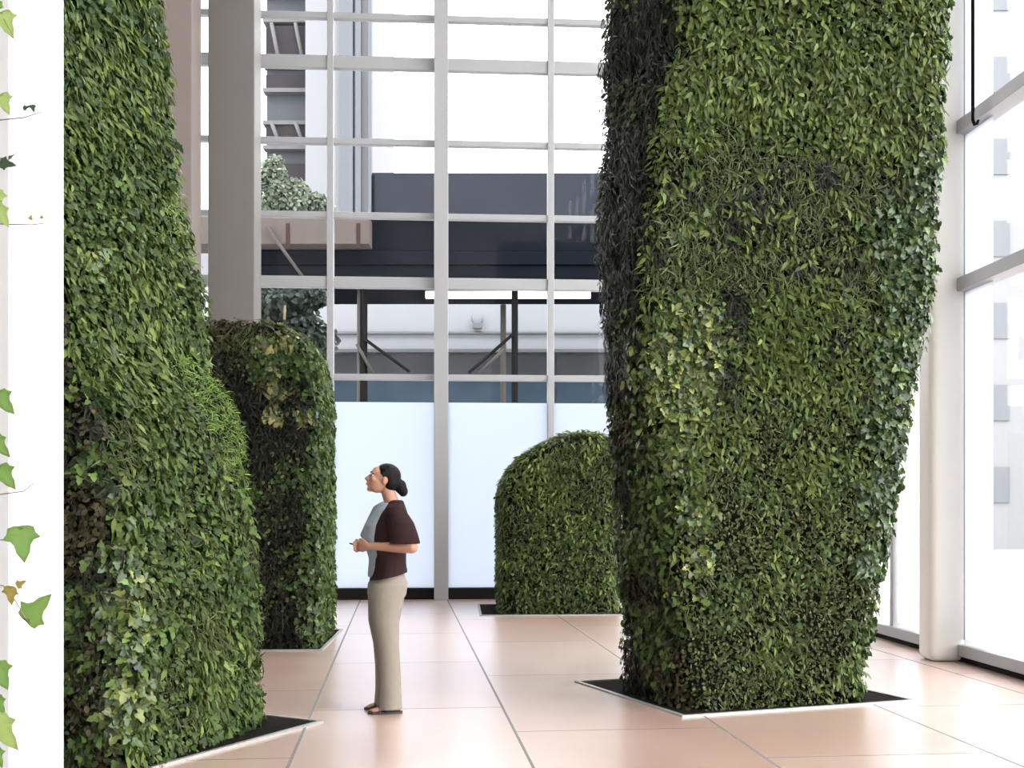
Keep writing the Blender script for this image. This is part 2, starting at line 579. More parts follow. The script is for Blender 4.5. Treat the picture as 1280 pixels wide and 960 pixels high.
def green_block(name, label, cat, corner_fn, ztop, base, zone, density, radius=0.14, lump=0.03, dz=0.12, group=None,
                patches=(), pit=None, top_round=0.0, back_density=0.35, sizemul=1.0, depth=0.085, trim=0.05):
    """a planted block: felt core, foliage, patches of other plants, soil and the metal trim of its pit"""
    root = empty(name, base)
    tag(root, label, cat, group)
    bx, by = base[0], base[1]
    nzr = max(6, int(ztop / dz))
    zs = np.linspace(0.0, ztop, nzr)
    rings = []
    for z in zs:
        cs = corner_fn(z)
        ring = rounded_ring(cs, radius)
        cx = sum(p[0] for p in ring) / len(ring); cy = sum(p[1] for p in ring) / len(ring)
        row = []
        for p in ring:
            d = Vector((p[0] - cx, p[1] - cy)).normalized()
            q = (p[0], p[1], z)
            am = lump * (nz(q, 2.2) + 0.6 * nz(q, 5.0, 3.0)) * min(1, z / 0.4)
            row.append((p[0] + d[0] * am - bx, p[1] + d[1] * am - by, z))
        rings.append(row)
    n = len(rings[0])
    R = np.array(rings)
    bm = bmesh.new()
    vr = [[bm.verts.new(p) for p in row] for row in rings]
    skin_rings(bm, vr)
    finish(bm, 'core', M_core, root, True)
    # sampling triangles
    A = R[:-1]; Bq = R[1:]
    A2 = np.roll(A, -1, axis=1); B2 = np.roll(Bq, -1, axis=1)
    tri = np.concatenate([np.stack([A, A2, B2], 2).reshape(-1, 3, 3), np.stack([A, B2, Bq], 2).reshape(-1, 3, 3)])
    top = R[-1]; c = top.mean(0)
    tt = np.stack([np.tile(c, (n, 1)), top, np.roll(top, -1, axis=0)], 1)
    tri = np.concatenate([tri, tt])
    cr = np.cross(tri[:, 1] - tri[:, 0], tri[:, 2] - tri[:, 0])
    area = np.linalg.norm(cr, axis=1) / 2
    nn = norm(cr)
    ctr = tri.mean(1)
    mid = R.reshape(-1, 3).mean(0)
    outw = ctr - np.array([mid[0], mid[1], 0]); 
    axis_c = np.stack([np.interp(ctr[:, 2], zs, R[:, :, 0].mean(1)), np.interp(ctr[:, 2], zs, R[:, :, 1].mean(1))], 1)
    outw = np.concatenate([ctr[:, :2] - axis_c, np.where(ctr[:, 2:3] > ztop - 1e-3, 1.0, 0.0)], 1)
    sg = np.sign((nn * outw).sum(1)); sg[sg == 0] = 1
    nn = nn * sg[:, None]
    toc = -(ctr + np.array([bx, by, 0])) + np.array([0, 0, EYE])
    vis = (nn * norm(toc)).sum(1) > -0.25
    wgt = area * np.where(vis, 1.0, back_density)
    N = int(wgt.sum() * density)
    ti = rng.choice(len(tri), N, p=wgt / wgt.sum())
    r1 = np.sqrt(rng.random(N))[:, None]; r2 = rng.random(N)[:, None]
    Pp = tri[ti, 0] * (1 - r1) + tri[ti, 1] * r1 * (1 - r2) + tri[ti, 2] * r1 * r2
    Nn = nn[ti]
    Wp = Pp + np.array([bx, by, 0])
    # which plant grows where
    names = list(SPECIES)
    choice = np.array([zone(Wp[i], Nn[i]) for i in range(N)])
    used = np.zeros(N, bool)
    for pname, plabel, psp, pts, rad, mt in patches:
        sel = np.zeros(N, bool)
        for (c0, rr) in pts:
            dd = np.linalg.norm((Wp - np.array(c0)) , axis=1)
            jit = rr * (0.35 + 1.0 * rng.random(N))
            sel |= dd < jit
        sel &= ~used
        if sel.sum() == 0: continue
        used |= sel
        b = make_batches(Pp[sel], Nn[sel], psp, depth=rad, sizemul=sizemul)
        keep = rng.random(sel.sum()) < (0.42 if psp in ('yellow', 'pale', 'gloss') else 1.0)
        b2 = make_batches(Pp[sel], Nn[sel], 'ivy' if psp in ('yellow', 'pale', 'gloss') else psp, depth=rad, sizemul=sizemul)
        bat = []
        for bb, kk in ((b, keep), (b2, ~keep)):
            bat.append((bb[0], *[x[kk] for x in bb[1:]]))
        po = link(pname, leaves_mesh(pname, bat), mt, root)
        po['label'] = plabel
    bat = []
    for sp in names:
        s = (choice == sp) & ~used
        if s.sum():
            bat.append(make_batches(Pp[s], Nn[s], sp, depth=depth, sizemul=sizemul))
    link('foliage', leaves_mesh('foliage', bat), M_leaf, root)
    # pit
    if pit is not None:
        pc = [Vector((p[0] - bx, p[1] - by)) for p in pit]
        cen = sum(pc, Vector((0, 0))) / 4
        bm = bmesh.new()
        inner = [p + (cen - p).normalized() * trim * 0.8 for p in pc]
        vs = [bm.verts.new((p.x, p.y, z)) for z in (-0.02, 0.006) for p in inner]
        for i in range(4):
            bm.faces.new((vs[i], vs[(i + 1) % 4], vs[4 + (i + 1) % 4], vs[4 + i]))
        bm.faces.new(vs[4:]); bm.faces.new(vs[:4][::-1])
        finish(bm, 'soil', M_soil, root)
        bm = bmesh.new()
        lo, li, ho, hi = [], [], [], []
        for p, q in zip(pc, inner):
            lo.append(bm.verts.new((p.x, p.y, -0.02))); li.append(bm.verts.new((q.x, q.y, -0.02)))
            ho.append(bm.verts.new((p.x, p.y, 0.014))); hi.append(bm.verts.new((q.x, q.y, 0.014)))
        for i in range(4):
            k = (i + 1) % 4
            bm.faces.new((lo[i], lo[k], ho[k], ho[i])); bm.faces.new((ho[i], ho[k], hi[k], hi[i]))
            bm.faces.new((hi[i], hi[k], li[k], li[i])); bm.faces.new((li[i], li[k], lo[k], lo[i]))
        finish(bm, 'pit_frame', M_steel, root)
    return root

def py_of(z, Y):
    return HOR - (z - EYE) * F / Y
def interp(y, table):
    t = sorted(table)
    return float(np.interp(y, [a for a, b in t], [b for a, b in t]))

# ------------------------------------------------------------------ the large green column on the right
RL = [(-400, 775), (0, 760), (100, 756), (200, 753), (350, 753), (500, 760), (640, 770), (760, 778), (870, 782)]
RF = [(-400, 850), (0, 848), (100, 832), (250, 806), (350, 796), (500, 806), (600, 828), (700, 846), (892, 866)]
RR = [(-400, 1208), (0, 1187), (200, 1173), (330, 1160), (430, 1150), (530, 1130), (640, 1114), (760, 1090), (880, 1074)]
def right_corners(z):
    YL, YF, YR = 8.6, 7.72, 8.1
    Lc = Vector((XatY(interp(py_of(z, YL), RL), YL), YL))
    Fc = Vector((XatY(interp(py_of(z, YF), RF), YF), YF))
    Rc = Vector((XatY(interp(py_of(z, YR), RR), YR), YR))
    return [Fc, Rc, Lc + Rc - Fc, Lc]
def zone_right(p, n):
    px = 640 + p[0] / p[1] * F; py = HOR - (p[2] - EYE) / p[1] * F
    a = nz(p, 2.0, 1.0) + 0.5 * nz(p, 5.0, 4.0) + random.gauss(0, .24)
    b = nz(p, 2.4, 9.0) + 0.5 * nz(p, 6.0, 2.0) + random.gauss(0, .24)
    if n[0] < -0.55 and n[1] < 0.4:           # face turned to the left wall, its shade put into darker leaf colours
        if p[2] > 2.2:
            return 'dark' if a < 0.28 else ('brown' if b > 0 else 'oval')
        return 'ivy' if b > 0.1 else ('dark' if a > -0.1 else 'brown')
    if n[0] > 0.75: return 'gloss' if a > -0.1 else 'ivy'
    if p[2] < 2.1 and a < 0.35:
        return 'fine' if b < 0.22 else ('olive' if b < 0.4 else 'oval')
    if p[2] > 3.9:
        return 'droop' if b > -0.12 else ('oval' if a > -0.1 else 'olive')
    if p[2] > 2.9:
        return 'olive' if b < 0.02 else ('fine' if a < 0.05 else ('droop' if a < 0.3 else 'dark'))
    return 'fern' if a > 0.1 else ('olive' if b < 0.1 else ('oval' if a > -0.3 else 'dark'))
def rp(px, py, r, Y=7.85):
    return (tuple(P(px, py, Y)), r)
pit_R = [G(718, 853), G(853, 897), G(1145, 877)]
pit_R.append(pit_R[0] + pit_R[2] - pit_R[1])
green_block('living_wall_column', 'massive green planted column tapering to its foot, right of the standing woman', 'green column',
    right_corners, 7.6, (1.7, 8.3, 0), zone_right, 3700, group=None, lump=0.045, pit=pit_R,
    patches=[
        ('variegated_ivy', 'yellow green ivy along the front edge', 'yellow', [rp(850, 440, .26), rp(858, 500, .22), rp(838, 565, .16), rp(870, 280, .10), rp(830, 300, .10), rp(880, 400, .12), rp(815, 470, .15), rp(855, 390, .14), rp(865, 640, .14), rp(862, 740, .1), rp(872, 700, .12)], .07, M_gloss),
        ('fern_foliage', 'bright green feathery ferns', 'fern', [rp(1000, 400, .28), rp(960, 440, .22), rp(1030, 370, .18), rp(1060, 460, .18), rp(1010, 590, .22), rp(1040, 640, .14)], .09, M_moss),
        ('glossy_ivy', 'glossy dark ivy down the far edge', 'gloss', [rp(1130, 300, .3, 8.1), rp(1140, 380, .28, 8.1), rp(1120, 450, .26, 8.1), rp(1100, 540, .2, 8.1), rp(1095, 620, .2, 8.1), rp(1160, 220, .2, 8.1), rp(1080, 700, .15, 8.1)], .10, M_gloss),
    ])

# ------------------------------------------------------------------ the tall green column on the left
LR = [(-400, 165), (0, 196), (100, 208), (230, 224), (330, 242), (400, 254), (470, 264), (490, 274), (510, 291), (535, 300), (560, 306), (600, 309), (640, 311), (760, 320), (905, 324)]
LF = [(-400, 0), (0, 25), (200, 45), (400, 70), (480, 95), (550, 122), (640, 136), (800, 146), (972, 156)]
def left_corners(z):
    YR, YF = 7.25, 5.85
    Rc = Vector((XatY(interp(py_of(z, YR), LR), YR), YR))
    Fc = Vector((XatY(interp(py_of(z, YF), LF), YF), YF))
    d = Vector((-0.95, 0.31)) * 1.45
    return [Fc, Rc, Rc + d, Fc + d]
def zone_left(p, n):
    a = nz(p, 2.0, 11.0) + 0.5 * nz(p, 5.0, 14.0) + random.gauss(0, .24)
    b = nz(p, 2.4, 19.0) + 0.5 * nz(p, 6.0, 12.0) + random.gauss(0, .24)
    if n[1] < -0.75:  # unlit near face: shade painted in with brown and blackish leaves
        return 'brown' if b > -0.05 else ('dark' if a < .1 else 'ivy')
    if n[2] > 0.25 and p[1] > 6.75: return 'moss'
    if p[2] > 3.6:
        return 'droop' if b > -0.05 else ('olive' if a > 0 else 'gloss')
    if p[2] > 1.9:
        return 'oval' if a < -0.05 else ('droop' if b > -0.1 else 'ivy')
    if a > 0.05: return 'olive' if b < 0.1 else 'droop'
    return 'ivy' if b > 0.12 else ('fine' if b > -0.2 else 'oval')
def lp(px, py, r, Y=6.6):
    return (tuple(P(px, py, Y)), r)
c0 = G(405, 903); c1 = G(212, 956)
dpit = (c1 - c0).normalized()
c1 = c0 + dpit * 2.1
per = Vector((-dpit.y, dpit.x, 0))
if per.x > 0: per = -per
pit_L = [c0, c1, c1 + per * 2.2, c0 + per * 2.2]
green_block('living_wall_column', 'tall leaning green planted column with a mossy bulge, left of the standing woman', 'green column',
    left_corners, 6.9, (-2.5, 6.7, 0), zone_left, 3900, lump=0.045, pit=pit_L,
    patches=[
        ('moss_foliage', 'bright green soft moss over the bulge', 'moss', [lp(292, 530, .2, 7.2), lp(300, 570, .2, 7.2), lp(280, 500, .16, 7.15), lp(290, 600, .14, 7.2), lp(265, 490, .12, 7.1), lp(304, 545, .2, 7.25), lp(308, 620, .14, 7.25), lp(285, 560, .24, 7.15), lp(285, 520, .24, 7.1), lp(300, 590, .24, 7.2), lp(270, 470, .16, 7.15)], .06, M_moss),
        ('variegated_ivy', 'yellow green ivy around the near corner', 'yellow', [lp(165, 610, .10, 5.9), lp(200, 580, .08, 6.1), lp(160, 750, .16, 5.9), lp(155, 860, .12, 5.9), lp(185, 690, .1, 6.0), lp(150, 910, .1, 5.85), lp(190, 790, .1, 6), lp(150, 450, .12, 6.2), lp(120, 330, .12, 6.2)], .07, M_gloss),
        ('glossy_ivy', 'fresh green ivy strip running down the near edge', 'ivy', [lp(165, 700, .16, 5.9), lp(165, 800, .16, 5.9), lp(165, 900, .16, 5.9), lp(185, 640, .16, 6.0)], .07, M_gloss),
    ])

# ------------------------------------------------------------------ the flat hedge block behind it
def hedge_corners(z):
    x = interp(z, [(0, -1.98), (2.5, -1.98), (2.9, -2.02), (3.08, -2.12), (3.2, -2.35)])
    Fr = Vector((x, 11.12)); Fl = Vector((-3.75, 11.05))
    return [Fl, Fr, Vector((x - 0.10, 12.7)), Vector((-3.85, 12.6))]
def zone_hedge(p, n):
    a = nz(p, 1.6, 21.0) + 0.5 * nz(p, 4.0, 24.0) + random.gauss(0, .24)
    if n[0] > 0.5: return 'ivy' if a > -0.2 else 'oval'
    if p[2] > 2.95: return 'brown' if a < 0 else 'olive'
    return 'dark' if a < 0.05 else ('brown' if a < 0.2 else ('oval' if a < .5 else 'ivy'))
hp = lambda px, py, r: (tuple(P(px, py, 11.1)), r)
pe = G(421, 800)
pit_H = [Vector((pe.x, 10.98)), Vector((-3.95, 10.9)), Vector((-4.05, 12.9)), Vector((pe.x - 0.08, 12.85))]
green_block('hedge_block', 'dark flat-topped planted block standing between the left column and the woman', 'green hedge',
    hedge_corners, 3.2, (-2.8, 11.8, 0), zone_hedge, 2500, pit=pit_H, sizemul=1.15,
    patches=[
        ('variegated_ivy', 'pale yellow ivy leaves trailing down the front', 'pale', [hp(330, 432, .10), hp(340, 465, .09), hp(345, 490, .09), hp(340, 520, .10), hp(352, 425, .08), hp(360, 430, .08), hp(378, 520, .09)], .08, M_gloss),
        ('glossy_ivy', 'fresh green ivy along the corner', 'ivy', [hp(400, 560, .13), hp(400, 600, .13), hp(400, 640, .13), hp(400, 680, .14), hp(400, 720, .15), hp(398, 780, .17), hp(398, 750, .15), hp(400, 520, .12), hp(400, 470, .12)], .09, M_gloss),
    ])

# ------------------------------------------------------------------ the rounded hedge by the back window
DL = [(545, 712), (552, 695), (560, 678), (570, 661), (580, 648), (590, 640), (605, 631), (625, 627), (768, 628)]
DR = [(545, 752), (552, 761), (565, 768), (590, 772), (768, 768)]
def dome_corners(z):
    Y = 14.72
    y = py_of(z, Y)
    xl = XatY(interp(y, DL), Y); xr = XatY(interp(y, DR), Y)
    return [Vector((xl, Y)), Vector((xr, Y + 0.1)), Vector((xr, Y + 1.5)), Vector((xl, Y + 1.4))]
def zone_dome(p, n):
    a = nz(p, 1.8, 31.0) + 0.5 * nz(p, 4.0, 34.0) + random.gauss(0, .24)
    if p[2] > 1.95: return 'olive' if a < 0.1 else 'droop'
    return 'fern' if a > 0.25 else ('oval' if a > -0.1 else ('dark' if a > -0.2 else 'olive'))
pit_D = [Vector((-0.42, 14.5)), Vector((1.5, 14.62)), Vector((1.42, 16.3)), Vector((-0.5, 16.2))]
green_block('rounded_hedge', 'low round-topped planted mound by the back window behind the right column', 'green hedge',
    dome_corners, 2.33, (0.6, 15.4, 0), zone_dome, 2200, pit=pit_D, sizemul=1.2, radius=0.2, dz=0.05)

# ------------------------------------------------------------------ ivy at the left edge, close to the camera
def near_corners(z):
    return [Vector((-2.1, 2.5)), Vector((-1.53, 2.5)), Vector((-1.53, 3.0)), Vector((-2.1, 3.0))]
def zone_near(p, n): return 'ivy'
near = green_block('ivy_column', 'ivy sprigs reaching in from the left edge over the white wall end', 'ivy',
    near_corners, 3.6, (-1.8, 2.75, 0), zone_near, 500, radius=0.1, back_density=1.0)
def ivy_leaf_mesh(size, colr, T, Nn):
    B = Nn.cross(T).normalized()
    half = [(0.0, 0.03), (-0.12, 0.22), (-0.06, 0.38), (0.12, 0.42), (0.28, 0.56), (0.36, 0.34), (0.5, 0.24), (0.72, 0.2), (1.05, 0.0)]
    bm = bmesh.new()
    mids = [bm.verts.new((T * x - Nn * 0.15 * x * x) * size) for x, y in half]
    for sgn in (1, -1):
        ed = [m_ if y <= 0 else bm.verts.new((T * x + B * y * sgn + Nn * (0.18 * y - 0.15 * x * x)) * size) for m_, (x, y) in zip(mids, half)]
        for i in range(len(half) - 1):
            q = [mids[i], mids[i + 1], ed[i + 1], ed[i]]
            q = [v for k, v in enumerate(q) if v not in q[:k]]
            if len(q) >= 3: bm.faces.new(q if sgn > 0 else q[::-1])
    r = bmesh.ops.solidify(bm, geom=bm.faces[:], thickness=0.0012)
    return bm
leaf_mats = {}
def ivy_colour(c):
    if c not in leaf_mats:
        m = mat('ivy_leaf_tone', c, 0.45, noise_amt=0.25, noise_scale=40)
        nt = m.node_tree
        b = nt.nodes['Principled BSDF']
        tl = nt.nodes.new('ShaderNodeBsdfTranslucent'); tl.inputs['Color'].default_value = (c[0] * 1.8, c[1] * 1.6, c[2] * 1.3, 1)
        mx = nt.nodes.new('ShaderNodeMixShader'); mx.inputs[0].default_value = 0.5
        nt.links.new(b.outputs[0], mx.inputs[1]); nt.links.new(tl.outputs[0], mx.inputs[2])
        nt.links.new(mx.outputs[0], nt.nodes['Material Output'].inputs[0])
        leaf_mats[c] = m
    return leaf_mats[c]
M_stem = mat('ivy_stem', (0.20, 0.17, 0.11), 0.6)
GREEN, LIME, DARK, BROWN = (0.21, 0.35, 0.115), (0.36, 0.47, 0.21), (0.07, 0.12, 0.07), (0.32, 0.29, 0.10)
YN = 3.0
base_near = Vector((-1.8, 2.75, 0))
sprigs = [  # stem as frame points, leaves (x, y, size in px, tip direction, colour)
    ([(-60, 5), (-10, 12), (4, 22), (20, 52)], [(2, 18, 30, (0.5, -1), LIME), (-4, 4, 24, (-.2, -1), GREEN)]),
    ([(-60, 140), (0, 150), (30, 147), (52, 140)], [(30, 136, 9, (1, .5), DARK), (40, 132, 9, (.4, -1), DARK), (2, 120, 24, (.4, -1), LIME)]),
    ([(-60, 190), (-10, 195), (10, 200), (22, 190)], [(2, 204, 17, (1, -.1), DARK), (12, 198, 8, (1, 1), DARK)]),
    ([(-60, 240), (-12, 246), (2, 252)], [(-6, 240, 24, (.2, -1), LIME), (-2, 262, 24, (.6, -1), LIME)]),
    ([(-60, 272), (0, 280), (40, 281), (56, 279)], [(38, 274, 6, (.3, 1), BROWN), (52, 273, 5, (0, 1), BROWN)]),
    ([(-60, 480), (-10, 486), (4, 500)], [(-2, 494, 30, (.7, -.8), GREEN), (-6, 548, 28, (.6, -.9), GREEN)]),
    ([(-60, 614), (0, 618), (30, 614), (42, 604)], [(0, 586, 30, (.7, -1), GREEN)]),
    ([(-60, 676), (0, 675), (18, 674)], [(26, 662, 40, (.12, -1), GREEN)]),
    ([(-60, 728), (4, 732), (20, 752), (34, 776), (50, 768)], [(14, 735, 22, (-.1, -1), BROWN), (22, 732, 12, (.8, .5), BROWN), (36, 774, 40, (.75, .9), GREEN)]),
    ([(-60, 830), (-12, 836), (2, 846)], [(-4, 832, 32, (.5, -1), GREEN), (-4, 872, 22, (.4, -1), GREEN)]),
    ([(-60, 894), (-10, 900), (6, 912)], [(-4, 900, 44, (.6, -1), LIME), (-8, 938, 24, (.4, -1), GREEN)]),
]
for si, (st, lv) in enumerate(sprigs):
    sp = empty('sprig', (0, 0, 0), 0, near)
    bm = bmesh.new()
    add_tube(bm, [P(x, y, YN + 0.03 * math.sin(i * 1.7)) - base_near for i, (x, y) in enumerate(st)], [0.0022 - 0.0004 * i for i in range(len(st))], 6)
    finish(bm, 'stem', M_stem, sp, True)
    for (x, y, s, d, c) in lv:
        T = Vector((d[0], random.uniform(-.25, .1), d[1])).normalized()
        Nn = Vector((random.uniform(-.35, .35), -1, random.uniform(0, .5)))
        Nn = (Nn - T * Nn.dot(T)).normalized()
        o = finish(ivy_leaf_mesh(s * YN / F, c, T, Nn), 'leaf', ivy_colour(c), sp, True)
        o.location = P(x, y, YN - 0.01) - base_near
    
# ------------------------------------------------------------------ the woman
M_skin = mat('skin', (0.36, 0.185, 0.125), 0.55, 0.3, noise_amt=0.08, noise_scale=30)
M_hair = mat('dark_hair', (0.006, 0.0045, 0.0045), 0.55, 0.12, noise_amt=0.4, noise_scale=60, bump=0.5)
M_top = mat('dark_brown_knit', (0.024, 0.012, 0.012), 0.9, 0.1, noise_amt=0.2, noise_scale=25, bump=0.2)
M_grey = mat('light_grey_cotton', (0.25, 0.28, 0.32), 0.9, 0.1, noise_amt=0.08, noise_scale=20)
M_pants = mat('beige_trousers', (0.215, 0.188, 0.155), 0.9, 0.1, noise_amt=0.08, noise_scale=18, bump=0.2)
M_shoe = mat('dark_sandal', (0.03, 0.022, 0.02), 0.6)
M_lip = mat('lip_skin', (0.42, 0.14, 0.12), 0.45)
M_eyew = mat('eye_white', (0.32, 0.29, 0.27), 0.5, 0.2)
M_iris = mat('dark_iris', (0.02, 0.014, 0.01), 0.2)

woman = empty('person', (XatY(485, 7.72), 7.72, 0), math.radians(10))
tag(woman, 'woman in dark brown top and beige trousers looking up, hands held before her', 'person')

def finger(bm, base, d0, d1, d2, l, r):
    p0 = Vector(base)
    p1 = p0 + Vector(d0).normalized() * l[0]
    p2 = p1 + Vector(d1).normalized() * l[1]
    p3 = p2 + Vector(d2).normalized() * l[2]
    add_tube(bm, [p0 - Vector(d0).normalized() * 0.015, p0, p1, p2, p3], [r * 1.05, r * 1.05, r, r * .92, r * .72], 8)
    add_ball(bm, p3, r * .74, None, 8, 6)

bm = bmesh.new()
# pelvis, torso, neck
add_loft(bm, [(0.0, 0, 0.80, 0.09, 0.13), (0.005, 0, 0.90, 0.115, 0.16), (0.005, 0, 1.0, 0.095, 0.14), (0.01, 0, 1.08, 0.085, 0.122),
              (0.0, 0, 1.2, 0.105, 0.14), (0.0, 0, 1.3, 0.105, 0.155), (0.020, 0, 1.375, 0.068, 0.140), (0.028, 0, 1.42, 0.045, 0.085), (0.02, 0, 1.46, 0.045, 0.055)])
add_tube(bm, [(0.03, 0, 1.40), (0.018, 0, 1.46), (-0.005, 0, 1.53), (-0.02, 0, 1.58)], [0.06, 0.05, 0.047, 0.05], 16)
# head, tipped back
HC = Vector((-0.035, 0, 1.597))
tilt = math.radians(17)
hf = Vector((-math.cos(tilt), 0, math.sin(tilt)))
hu = Vector((math.sin(tilt), 0, math.cos(tilt)))
HM = Matrix((hf, Vector((0, 1, 0)), hu)).transposed()   # columns: forward, side, up
def hp3(f, s, u): return HC + hf * f + Vector((0, s, 0)) + hu * u
add_ball(bm, hp3(-0.012, 0, 0.022), (0.092, 0.074, 0.086), HM)
add_ball(bm, hp3(0.026, 0, -0.022), (0.068, 0.060, 0.082), HM)
add_ball(bm, hp3(0.034, 0, -0.070), (0.050, 0.046, 0.034), HM)
add_ball(bm, hp3(0.066, 0, -0.090), (0.022, 0.022, 0.018), HM)
add_ball(bm, hp3(0.055, 0, 0.036), (0.034, 0.055, 0.038), HM)
add_tube(bm, [hp3(0.085, 0, 0.012), hp3(0.099, 0, -0.008), hp3(0.112, 0, -0.028), hp3(0.094, 0, -0.038)], [0.009, 0.010, 0.014, 0.010], 10)
for s in (-1, 1):
    add_ball(bm, hp3(0.093, 0.012 * s, -0.032), (0.011, 0.009, 0.008), HM, 10, 8)
    add_ball(bm, hp3(0.062, 0.036 * s, -0.018), (0.026, 0.022, 0.022), HM, 12, 8)      # cheek
    add_ball(bm, hp3(0.074, 0.031 * s, 0.024), (0.016, 0.022, 0.008), HM, 10, 8)       # brow ridge
    add_ball(bm, hp3(-0.012, 0.073 * s, -0.006), (0.018, 0.008, 0.032), HM, 12, 8)     # ear
add_ball(bm, hp3(0.088, 0, -0.058), (0.012, 0.024, 0.014), HM, 12, 8)
# arms
nS, nE, nW = Vector((0.035, -0.158, 1.350)), Vector((0.145, -0.235, 1.135)), Vector((-0.135, -0.105, 1.142))
fS, fE, fW = Vector((-0.03, 0.160, 1.372)), Vector((-0.125, 0.235, 1.14)), Vector((-0.185, 0.075, 1.125))
for s_, e_, w_ in ((nS, nE, nW), (fS, fE, fW)):
    add_tube(bm, [s_, s_.lerp(e_, .5), e_], [0.046, 0.045, 0.040], 14)
    add_ball(bm, s_, 0.046); add_ball(bm, e_, 0.0405)
    add_tube(bm, [e_, e_.lerp(w_, .3), e_.lerp(w_, .7), w_], [0.040, 0.041, 0.031, 0.025], 14)
# hands: palms with five bent fingers each, closed round the small dark slab
OBJ = Vector((-0.238, -0.012, 1.152))
for w_, sd in ((nW, -1), (fW, 1)):
    tgt = OBJ + Vector((0.02, 0.022 * sd, -0.018))
    d = (tgt - w_).normalized()
    pal = w_ + d * 0.045
    side = Vector((0, 0, 1))
    add_tube(bm, [w_, w_ + d * 0.02, w_ + d * 0.05, w_ + d * 0.078], [(0.024, 0.021), (0.020, 0.030), (0.017, 0.040), (0.014, 0.037)], 14)
    inn = Vector((0, -sd, 0))
    k0 = w_ + d * 0.076
    for i, (lz, sc) in enumerate(((0.030, .95), (0.011, 1.05), (-0.009, 1.0), (-0.028, .8))):
        finger(bm, k0 + Vector((0, 0.0, lz)), d * 0.9 + inn * 0.25, d * 0.5 + inn * 0.8, d * -0.1 + inn,
               (0.032 * sc, 0.022 * sc, 0.017 * sc), 0.0082 if i < 3 else 0.0072)
    tb = w_ + d * 0.03 + Vector((0, 0, 0.03))
    finger(bm, tb, d * 0.7 + Vector((0, 0, .55)), d * 0.9 + inn * 0.35 + Vector((0, 0, .15)), d * 0.8 + inn * 0.5,
           (0.028, 0.022, 0.018), 0.0095)
# legs and feet
for s, fx in ((-1, 0.0), (1, -0.012)):
    y = 0.085 * s
    add_loft(bm, [(-0.02 + fx * .5, y, 0.86, 0.085, 0.078), (-0.02 + fx, y, 0.65, 0.078, 0.07), (0.0 + fx, y, 0.47, 0.055, 0.052),
                  (0.018 + fx, y, 0.33, 0.055, 0.05), (0.022 + fx, y, 0.12, 0.034, 0.032), (0.02 + fx, y, 0.05, 0.038, 0.032), (0.015 + fx, y, 0.02, 0.04, 0.03)], 18)
    fx += 0.028
    add_tube(bm, [(0.055 + fx, y, 0.036), (0.01 + fx, y, 0.045), (-0.05 + fx, y, 0.043), (-0.10 + fx, y + .004 * s, 0.030), (-0.145 + fx, y + .006 * s, 0.023)],
             [(0.028, 0.024), (0.034, 0.030), (0.036, 0.026), (0.042, 0.016), (0.036, 0.010)], 14)
    for t in range(5):
        add_ball(bm, (-0.152 + fx + 0.008 * abs(t - 1.0), y + s * (-0.030 + 0.0155 * t), 0.022), (0.016, 0.0085, 0.009), None, 8, 6)
remeshed(bm, 'body', M_skin, woman, 0.0055, 4, 0.5)

# hair: cap swept back into a low bun
bm = bmesh.new()
add_ball(bm, hp3(-0.024, 0, 0.034), (0.094, 0.080, 0.086), HM)
add_ball(bm, hp3(-0.055, 0, 0.0), (0.062, 0.072, 0.075), HM)
add_tube(bm, [hp3(-0.09, 0, -0.01), hp3(-0.115, 0, -0.03)], [0.04, 0.03], 12)
add_ball(bm, (0.088, 0, 1.545), (0.040, 0.045, 0.052))
add_ball(bm, (0.104, 0, 1.515), (0.034, 0.036, 0.038))
remeshed(bm, 'hair', M_hair, woman, 0.006, 5)
for s in (-1, 1):
    bm = bmesh.new()
    add_ball(bm, hp3(0.0755, 0.031 * s, 0.003), (0.0125, 0.015, 0.0075), HM, 14, 10)
    e = finish(bm, 'eye', M_eyew, woman, True)
    bm = bmesh.new()
    add_ball(bm, hp3(0.0845, 0.032 * s, 0.004), (0.006, 0.009, 0.0065), HM, 10, 8)
    finish(bm, 'iris', M_iris, e, True)
    bm = bmesh.new()
    add_tube(bm, [hp3(0.094, 0.014 * s, 0.022), hp3(0.092, 0.032 * s, 0.028), hp3(0.074, 0.05 * s, 0.022)], [0.0035, 0.004, 0.002], 8)
    finish(bm, 'eyebrow', M_hair, woman, True)
bm = bmesh.new()
add_ball(bm, hp3(0.097, 0, -0.0535), (0.006, 0.021, 0.005), HM, 12, 8)
add_ball(bm, hp3(0.0965, 0, -0.063), (0.0065, 0.018, 0.0055), HM, 12, 8)
finish(bm, 'lips', M_lip, woman, True)

# light grey shirt under the brown top, with the far sleeve
bm = bmesh.new()
add_loft(bm, [(-0.045, 0.02, 0.925, 0.095, 0.140), (-0.04, 0.02, 1.05, 0.09, 0.125), (-0.065, 0.02, 1.18, 0.105, 0.14), (-0.065, 0.02, 1.28, 0.095, 0.14), (-0.022, 0.02, 1.39, 0.065, 0.13), (0.0, 0.0, 1.435, 0.05, 0.075)])
q = fS.lerp(fE, .5)
add_tube(bm, [fS + Vector((0.03, -.05, .025)), fS, q, fS.lerp(fE, .84)], [0.060, 0.074, 0.080, 0.082], 16)
remeshed(bm, 'shirt', M_grey, woman, 0.008, 6)
